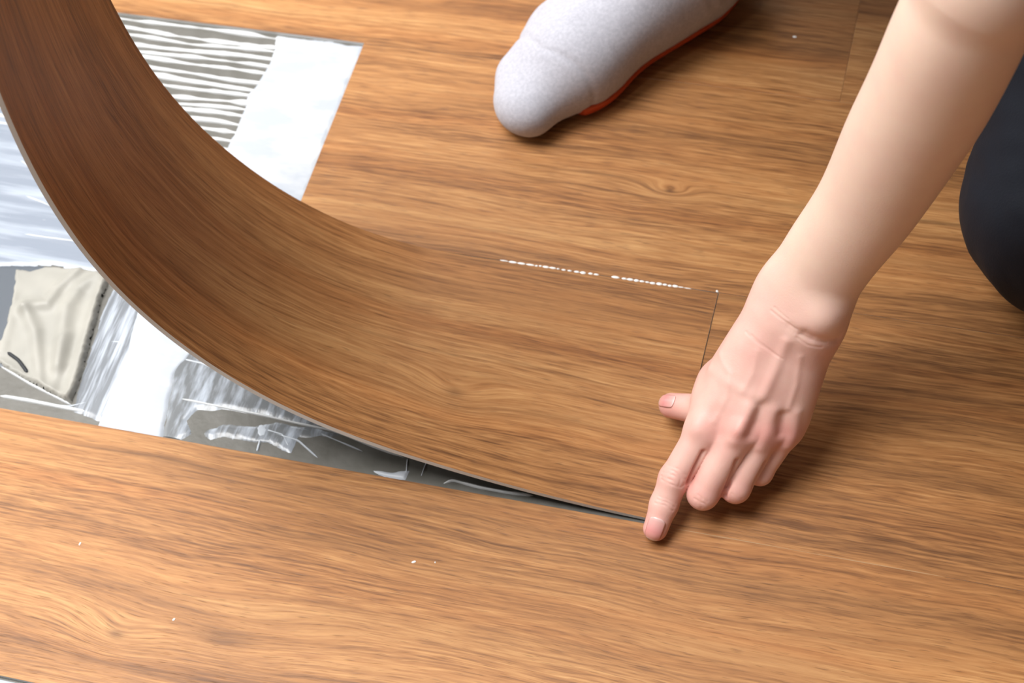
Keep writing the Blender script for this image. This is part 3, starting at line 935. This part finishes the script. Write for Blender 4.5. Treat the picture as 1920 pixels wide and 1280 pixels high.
# ---- nails: curved plates let into the finger ends
def nail(c_px, tip_px, half_w, name, label):
    c, tp = skin_at(*c_px), skin_at(*tip_px)
    near = np.linalg.norm(AV - c, axis=1) < .004
    n = nrm(AN[near].mean(0))
    ax = nrm((tp - c) - n * ((tp - c) @ n))
    hl = np.linalg.norm(tp - c)
    sd = np.cross(n, ax)
    n1, n2 = 15, 13
    V = []
    for i in range(n1):
        for j in range(n2):
            a = -1 + 2 * i / (n1 - 1); b = -1 + 2 * j / (n2 - 1)
            wid = half_w * (1 - .10 * max(0, a)) * min(1, (1 - max(0, (abs(a) - .55) / .47) ** 2.2) ** .5 + .02)
            p = c + ax * a * hl + sd * b * wid
            V.append(p)
    V = np.array(V)
    loc_ = np.linalg.norm(AV - c, axis=1) < .02
    LV, LN = AV[loc_], AN[loc_]
    # lay the plate on the skin: follow the local surface, softened, and stand a third of a millimetre proud
    out = []
    for p in V:
        q = LV - p
        pl = q - np.outer(q @ n, n)
        w = np.exp(-(pl ** 2).sum(1) / .0012 ** 2) * (LN @ n > .1)
        hgt = (w * (q @ n)).sum() / w.sum() if w.sum() > 1e-6 else 0
        out.append(hgt)
    H = np.array(out).reshape(n1, n2)
    V = V + n * (np.clip(H, -.004, .002).ravel() + .00025)[:, None]
    F = [(i * n2 + j, i * n2 + j + 1, (i + 1) * n2 + j + 1, (i + 1) * n2 + j) for i in range(n1 - 1) for j in range(n2 - 1)]
    al = np.repeat(np.linspace(0, 1, n1), n2)
    o = obj(name, V, F, M_NAIL, person, attr={'along': al})
    sm = o.modifiers.new('thick', 'SOLIDIFY'); sm.thickness = .0005; sm.offset = -1
    o['label'] = label
    return o
t = NT('nail')
al = t.n('ShaderNodeAttribute', attribute_name='along')
nc = t.ramp(al.outputs['Fac'], [(0.0, srgb(238, 205, 200)), (.16, srgb(232, 178, 172)), (.6, srgb(222, 150, 146)), (.88, srgb(228, 165, 156)), (.95, srgb(236, 208, 198))])
M_NAIL = t.set(Base_Color=nc, Roughness=.22, Specular_IOR_Level=.5)
nail((1228, 992), (1221, 1011), .0052, 'fingernail', 'pale pink nail of the index finger')
nail((1249, 750), (1237, 750), .0042, 'thumbnail', 'pale nail at the end of the thumb')

# ---- clothes
def folds(V, Q, amp, freq, seed):
    N = normals(V, Q)
    f = fbm(V[:, 0] * freq + V[:, 2] * freq * .7, V[:, 1] * freq + V[:, 2] * freq * .4, seed, 3) - .5
    return V + N * (2 * amp * f)[:, None]

def trouser_sdf(P):
    d = rc(P, PEL - FWD * .01, PEL + nrm(NECK - PEL) * .08, .138, .136)
    for a, b, ra, rb in ((HIPL, KNL, .104, .074), (KNL, ANL, .070, .056), (HIPR, KNR, .098, .070), (KNR, ANR + np.array([.0, .006, .060]), .068, .062)):
        d = smin(d, rc(P, a, b, ra, rb), .03)
    return smax(d, -(P[:, 2] - .0012), .004)
TV, TQ = mesh_sdf(trouser_sdf, [-.2, .1, -.006], [.64, .85, .66], .004, B=8, relax=2)
TV = folds(TV, TQ, .004, 22, 3)
TV[:, 2] = np.maximum(TV[:, 2], .0008)
t = NT('navy_cloth')
tc = t.n('ShaderNodeTexCoord')
wv = t.noise(tc.outputs['Object'], 700.0, 2.0)
t.bump(wv, .25, .0006)
M_NAVY = t.set(Base_Color=srgb(21, 28, 40), Roughness=.7, Specular_IOR_Level=.3)
obj('trousers', TV, TQ, M_NAVY, person)['label'] = 'very dark navy trousers, one knee on the floor'

def shirt_sdf(P):
    d = rc(P, PEL + nrm(NECK - PEL) * .03, (PEL + NECK) / 2, .142, .14)
    d = smin(d, rc(P, (PEL + NECK) / 2, NECK - np.array([0, 0, .055]), .135, .118), .06)
    d = smin(d, rc(P, SHO, SHR, .060, .060), .06)
    d = smin(d, rc(P, SHO, ELB + .36 * (SHO - ELB), .060, .058), .03)
    return smin(d, rc(P, SHR, SHR + .6 * (ELR - SHR), .060, .056), .03)
SV, SQ = mesh_sdf(shirt_sdf, [-.45, -.1, .15], [.62, .85, 1.0], .006, B=8, relax=2)
SV = folds(SV, SQ, .006, 14, 8)
M_SHIRT = plain('dark_shirt', srgb(52, 56, 64), .8, .2, None, (500.0, .2, .0006))
obj('shirt', SV, SQ, M_SHIRT, person)['label'] = 'dark short-sleeved shirt'

def hair_sdf(P):
    d = ell(P, HP(-.016, 0, .042), (.104, .086, .096), HAX)
    cut_ = (P - HP(.055, 0, .050)) @ nrm(h_f * .75 - h_up * .55)
    cut2 = -(P - HP(-.04, 0, -.050)) @ h_up
    return smax(smax(d, cut_, .01), cut2, .02)
HV, HQ = mesh_sdf(hair_sdf, HEAD - .16, HEAD + .18, .004, B=8, relax=1)
HV = folds(HV, HQ, .004, 90, 5)
obj('hair', HV, HQ, plain('black_hair', srgb(28, 24, 22), .5, .4), person)['label'] = 'short black hair'

# ---- feet in grey socks; right foot flat behind the plank
def foot_frame(toe, heel):
    f = nrm([toe[0] - heel[0], toe[1] - heel[1], 0])
    return heel, f, np.cross([0, 0, 1.0], f)
def foot_sdf(P, O, f, s, mir):
    Q = np.stack([(P - O) @ f, (P - O) @ s * mir, P[:, 2]], 1)
    d = rc(Q, (.034, 0, .036), (.085, -.002, .044), .034, .036)
    d = smin(d, rc(Q, (.050, 0, .06), (.046, 0, .22), .040, .041), .03)
    d = smin(d, rc(Q, (.075, .004, .062), (.170, .010, .034), .036, .028), .03)
    d = smin(d, rc(Q, (.075, -.008, .034), (.160, -.018, .024), .029, .025), .03)
    d = smin(d, rc(Q, (.178, .003, .026), (.165, -.028, .019), .0225, .020), .03)
    d = smin(d, rc(Q, (.185, .008, .023), (.231, .015, .0185), .0205, .0176), .02)
    d = smin(d, rc(Q, (.185, .004, .022), (.232, -.002, .0160), .0190, .0145), .026)
    d = smin(d, rc(Q, (.175, -.020, .019), (.214, -.024, .0150), .0180, .0140), .026)
    d = smin(d, rc(Q, (.070, .002, .034), (.180, .004, .026), .030, .023), .03)
    return smax(d, -(P[:, 2] - .0012), .006), Q
TOE_R, HEEL_R = at(932, 222, .015), None
TOE_R[2] = 0
dirf = nrm([-.60, -.80, 0])
HEEL_R = TOE_R - dirf * .252
def add_sock(O, f, s, mir, lab):
    lo_ = O - .14; hi_ = O + .14
    c = O + f * .13
    lo_ = np.array([c[0] - .17, c[1] - .17, -.004]); hi_ = np.array([c[0] + .17, c[1] + .17, .20])
    V, Q = mesh_sdf(lambda P: smax(foot_sdf(P, O, f, s, mir)[0], P[:, 2] - .17, .004), lo_, hi_, .0022, B=10, relax=3)
    loc = np.stack([(V - O) @ f, (V - O) @ s * mir, V[:, 2]], 1)
    N = normals(V, Q)
    # toe seam, pulled wrinkles near the ankle
    dsp = -.0010 * np.exp(-((loc[:, 0] - .205 + .25 * np.abs(loc[:, 1]) + .08 * loc[:, 1]) / .0022) ** 2) * (V[:, 2] > .012)
    for a in range(4):
        x0 = .055 + .012 * a
        dsp += .0016 * np.exp(-((loc[:, 0] - x0 - .25 * (loc[:, 2] - .06)) / .0032) ** 2) * np.clip((loc[:, 2] - .03) / .03, 0, 1)
    dsp += .0018 * (fbm(loc[:, 0] * 38, loc[:, 1] * 38 + loc[:, 2] * 20, 12) - .5)
    V = V + N * dsp[:, None]
    V[:, 2] = np.maximum(V[:, 2], .0006)
    so = obj('sock', V, Q, M_SOCK, person)
    so['label'] = lab
    def sole(P):
        d, q = foot_sdf(P, O, f, s, mir)
        d = d - .0028 * np.clip((.02 - P[:, 2]) / .012, 0, 1)
        d = smax(d, P[:, 2] - (.0135 + .004 * np.clip((.12 - q[:, 0]) / .1, 0, 1)), .002)
        return smax(d, np.abs(q[:, 0] - .118) - .082, .004)
    V, Q = mesh_sdf(sole, lo_, np.array([hi_[0], hi_[1], .03]), .0020, B=8, relax=2)
    V[:, 2] = np.maximum(V[:, 2], .0004)
    sl = obj('sock_sole', V, Q, M_ORANGE, so)
    sl['label'] = 'orange-red sole of the sock'
t = NT('sock_knit')
tc = t.n('ShaderNodeTexCoord')
kn = t.noise(tc.outputs['Object'], 1400.0, 1.0)
big = t.noise(tc.outputs['Object'], 35.0, 3.0)
heath = t.noise(tc.outputs['Object'], 420.0, 2.0)
c = t.mix(t.math('MULTIPLY', t.math('SUBTRACT', heath, .35), 2.0, clamp=True), srgb(174, 174, 184), srgb(194, 194, 203))
c = t.mix(t.math('MULTIPLY', t.math('SUBTRACT', big, .55), 2.0, clamp=True), c, srgb(150, 148, 158))
t.bump(kn, .4, .0008)
M_SOCK = t.set(Base_Color=c, Roughness=.85, Specular_IOR_Level=.2, Sheen_Weight=.15)
M_ORANGE = plain('sock_orange', srgb(190, 78, 40), .85, .2, None, (1200.0, .3, .0006))
o_, f_, s_ = HEEL_R, dirf, np.cross([0, 0, 1.0], dirf)
add_sock(o_, f_, s_, 1, 'light grey sock with an orange sole on the flat foot')
# the other foot: toes tucked under behind the kneeling leg
f2 = nrm(FWD * .98 + LEFT * .1)
add_sock(np.array([ANL[0], ANL[1], 0]) - f2 * .03, f2, np.cross([0, 0, 1.0], f2), -1, 'light grey sock behind the kneeling leg')

# ------------------------------------------------------------------ small things: squeezed-out glue and crumbs
M_BEAD = plain('glue_bead', srgb(245, 245, 243), .3, .5)
def blob(name, c, rx, ry, rz, ang, mat, parent, seed):
    V, F, nu, nv = [], [], 10, 6
    rs = np.random.RandomState(seed)
    for j in range(nv + 1):
        b = math.pi * .5 * j / nv
        for i in range(nu):
            a = 2 * math.pi * i / nu
            k = 1 + .12 * (rs.rand() - .5)
            x, y = rx * math.cos(a) * math.cos(b) * k, ry * math.sin(a) * math.cos(b) * k
            V.append((c[0] + x * math.cos(ang) - y * math.sin(ang), c[1] + x * math.sin(ang) + y * math.cos(ang), c[2] - .0002 + rz * math.sin(b)))
    for j in range(nv):
        for i in range(nu):
            F.append((j * nu + i, j * nu + (i + 1) % nu, (j + 1) * nu + (i + 1) % nu, (j + 1) * nu + i))
    F.append(tuple(nv * nu + i for i in range(nu)))
    F.append(tuple(reversed(range(nu))))
    return obj(name, V, F, mat, parent)

seam = bpy.data.objects.new('squeezed_glue', None)
COL.objects.link(seam)
tag(seam, 'dotted white line of squeezed-out glue along the seam behind the plank', 'glue')
rs = np.random.RandomState(3)
x = 938.0
BE = []
while x < 1296:
    w = 5 + 9 * rs.rand()
    if x < 1000:
        w = 14
    gap = 1.5 + 5 * rs.rand() * (1 if 1040 < x < 1150 else .25)
    if 1131 < x + w / 2 < 1146 or 1155 < x + w / 2 < 1168:
        x += w + gap
        continue
    BE.append((x + w / 2, w / 2))
    x += w + gap
for i, (bx, hw) in enumerate(BE):
    by = 486.5 + (bx - 929) * .1525
    c = at(bx, by, 0.0)
    c[1] = W - .0002 + .0004 * (rs.rand() - .5)
    c[2] = 0.0
    th = (.0009 + .0008 * rs.rand()) * (.55 if bx < 960 or bx > 1275 else 1.0)
    blob('glue_bead', c, hw * .00040 * 1.15, th * .75, .0007, 0.0, M_BEAD, seam, i)

hl = strip('seam_hairline', [(at(1262, 989, 0)[0], 0.0), (at(1500, 1033, 0)[0], 0.0), (at(1775, 1083, 0)[0], 0.0)], .00030, .00018, plain('pale_hairline', srgb(170, 136, 100), .5, .3), None, z=.0001, n=60, wob=.9, seed=77)  # thin pale strip laid along the front seam
tag(hl, 'faint pale hairline along the seam right of the fingertip', 'glue')
CR = [((1490, 69), .0016, .0011, 'white crumb on the floor between the sock and the forearm'),
      ((776, 1053), .0016, .0009, 'white crumb on the front plank below the tapering glue gap'),
      ((326, 1161), .0012, .0008, 'white crumb on the front plank above the larger knot'),
      ((150, 1019), .0013, .0007, 'faint pale crumb on the front plank at far left'),
      ((816, 1054), .0007, .0005, 'tiny pale crumb on the front plank right of the white crumb'),
      ((1344, 548), .0011, .0009, 'white crumb at the corner of the plank seam beside the wrist')]
for i, ((px, py), a, b, lab) in enumerate(CR):
    c = at(px, py, 0)
    if i == 5:
        c[1] += .001
    tag(blob('glue_crumb', c, a, b, .0007, .5 * i, M_BEAD, None, 60 + i), lab, 'crumb', 'white crumbs on the floor')
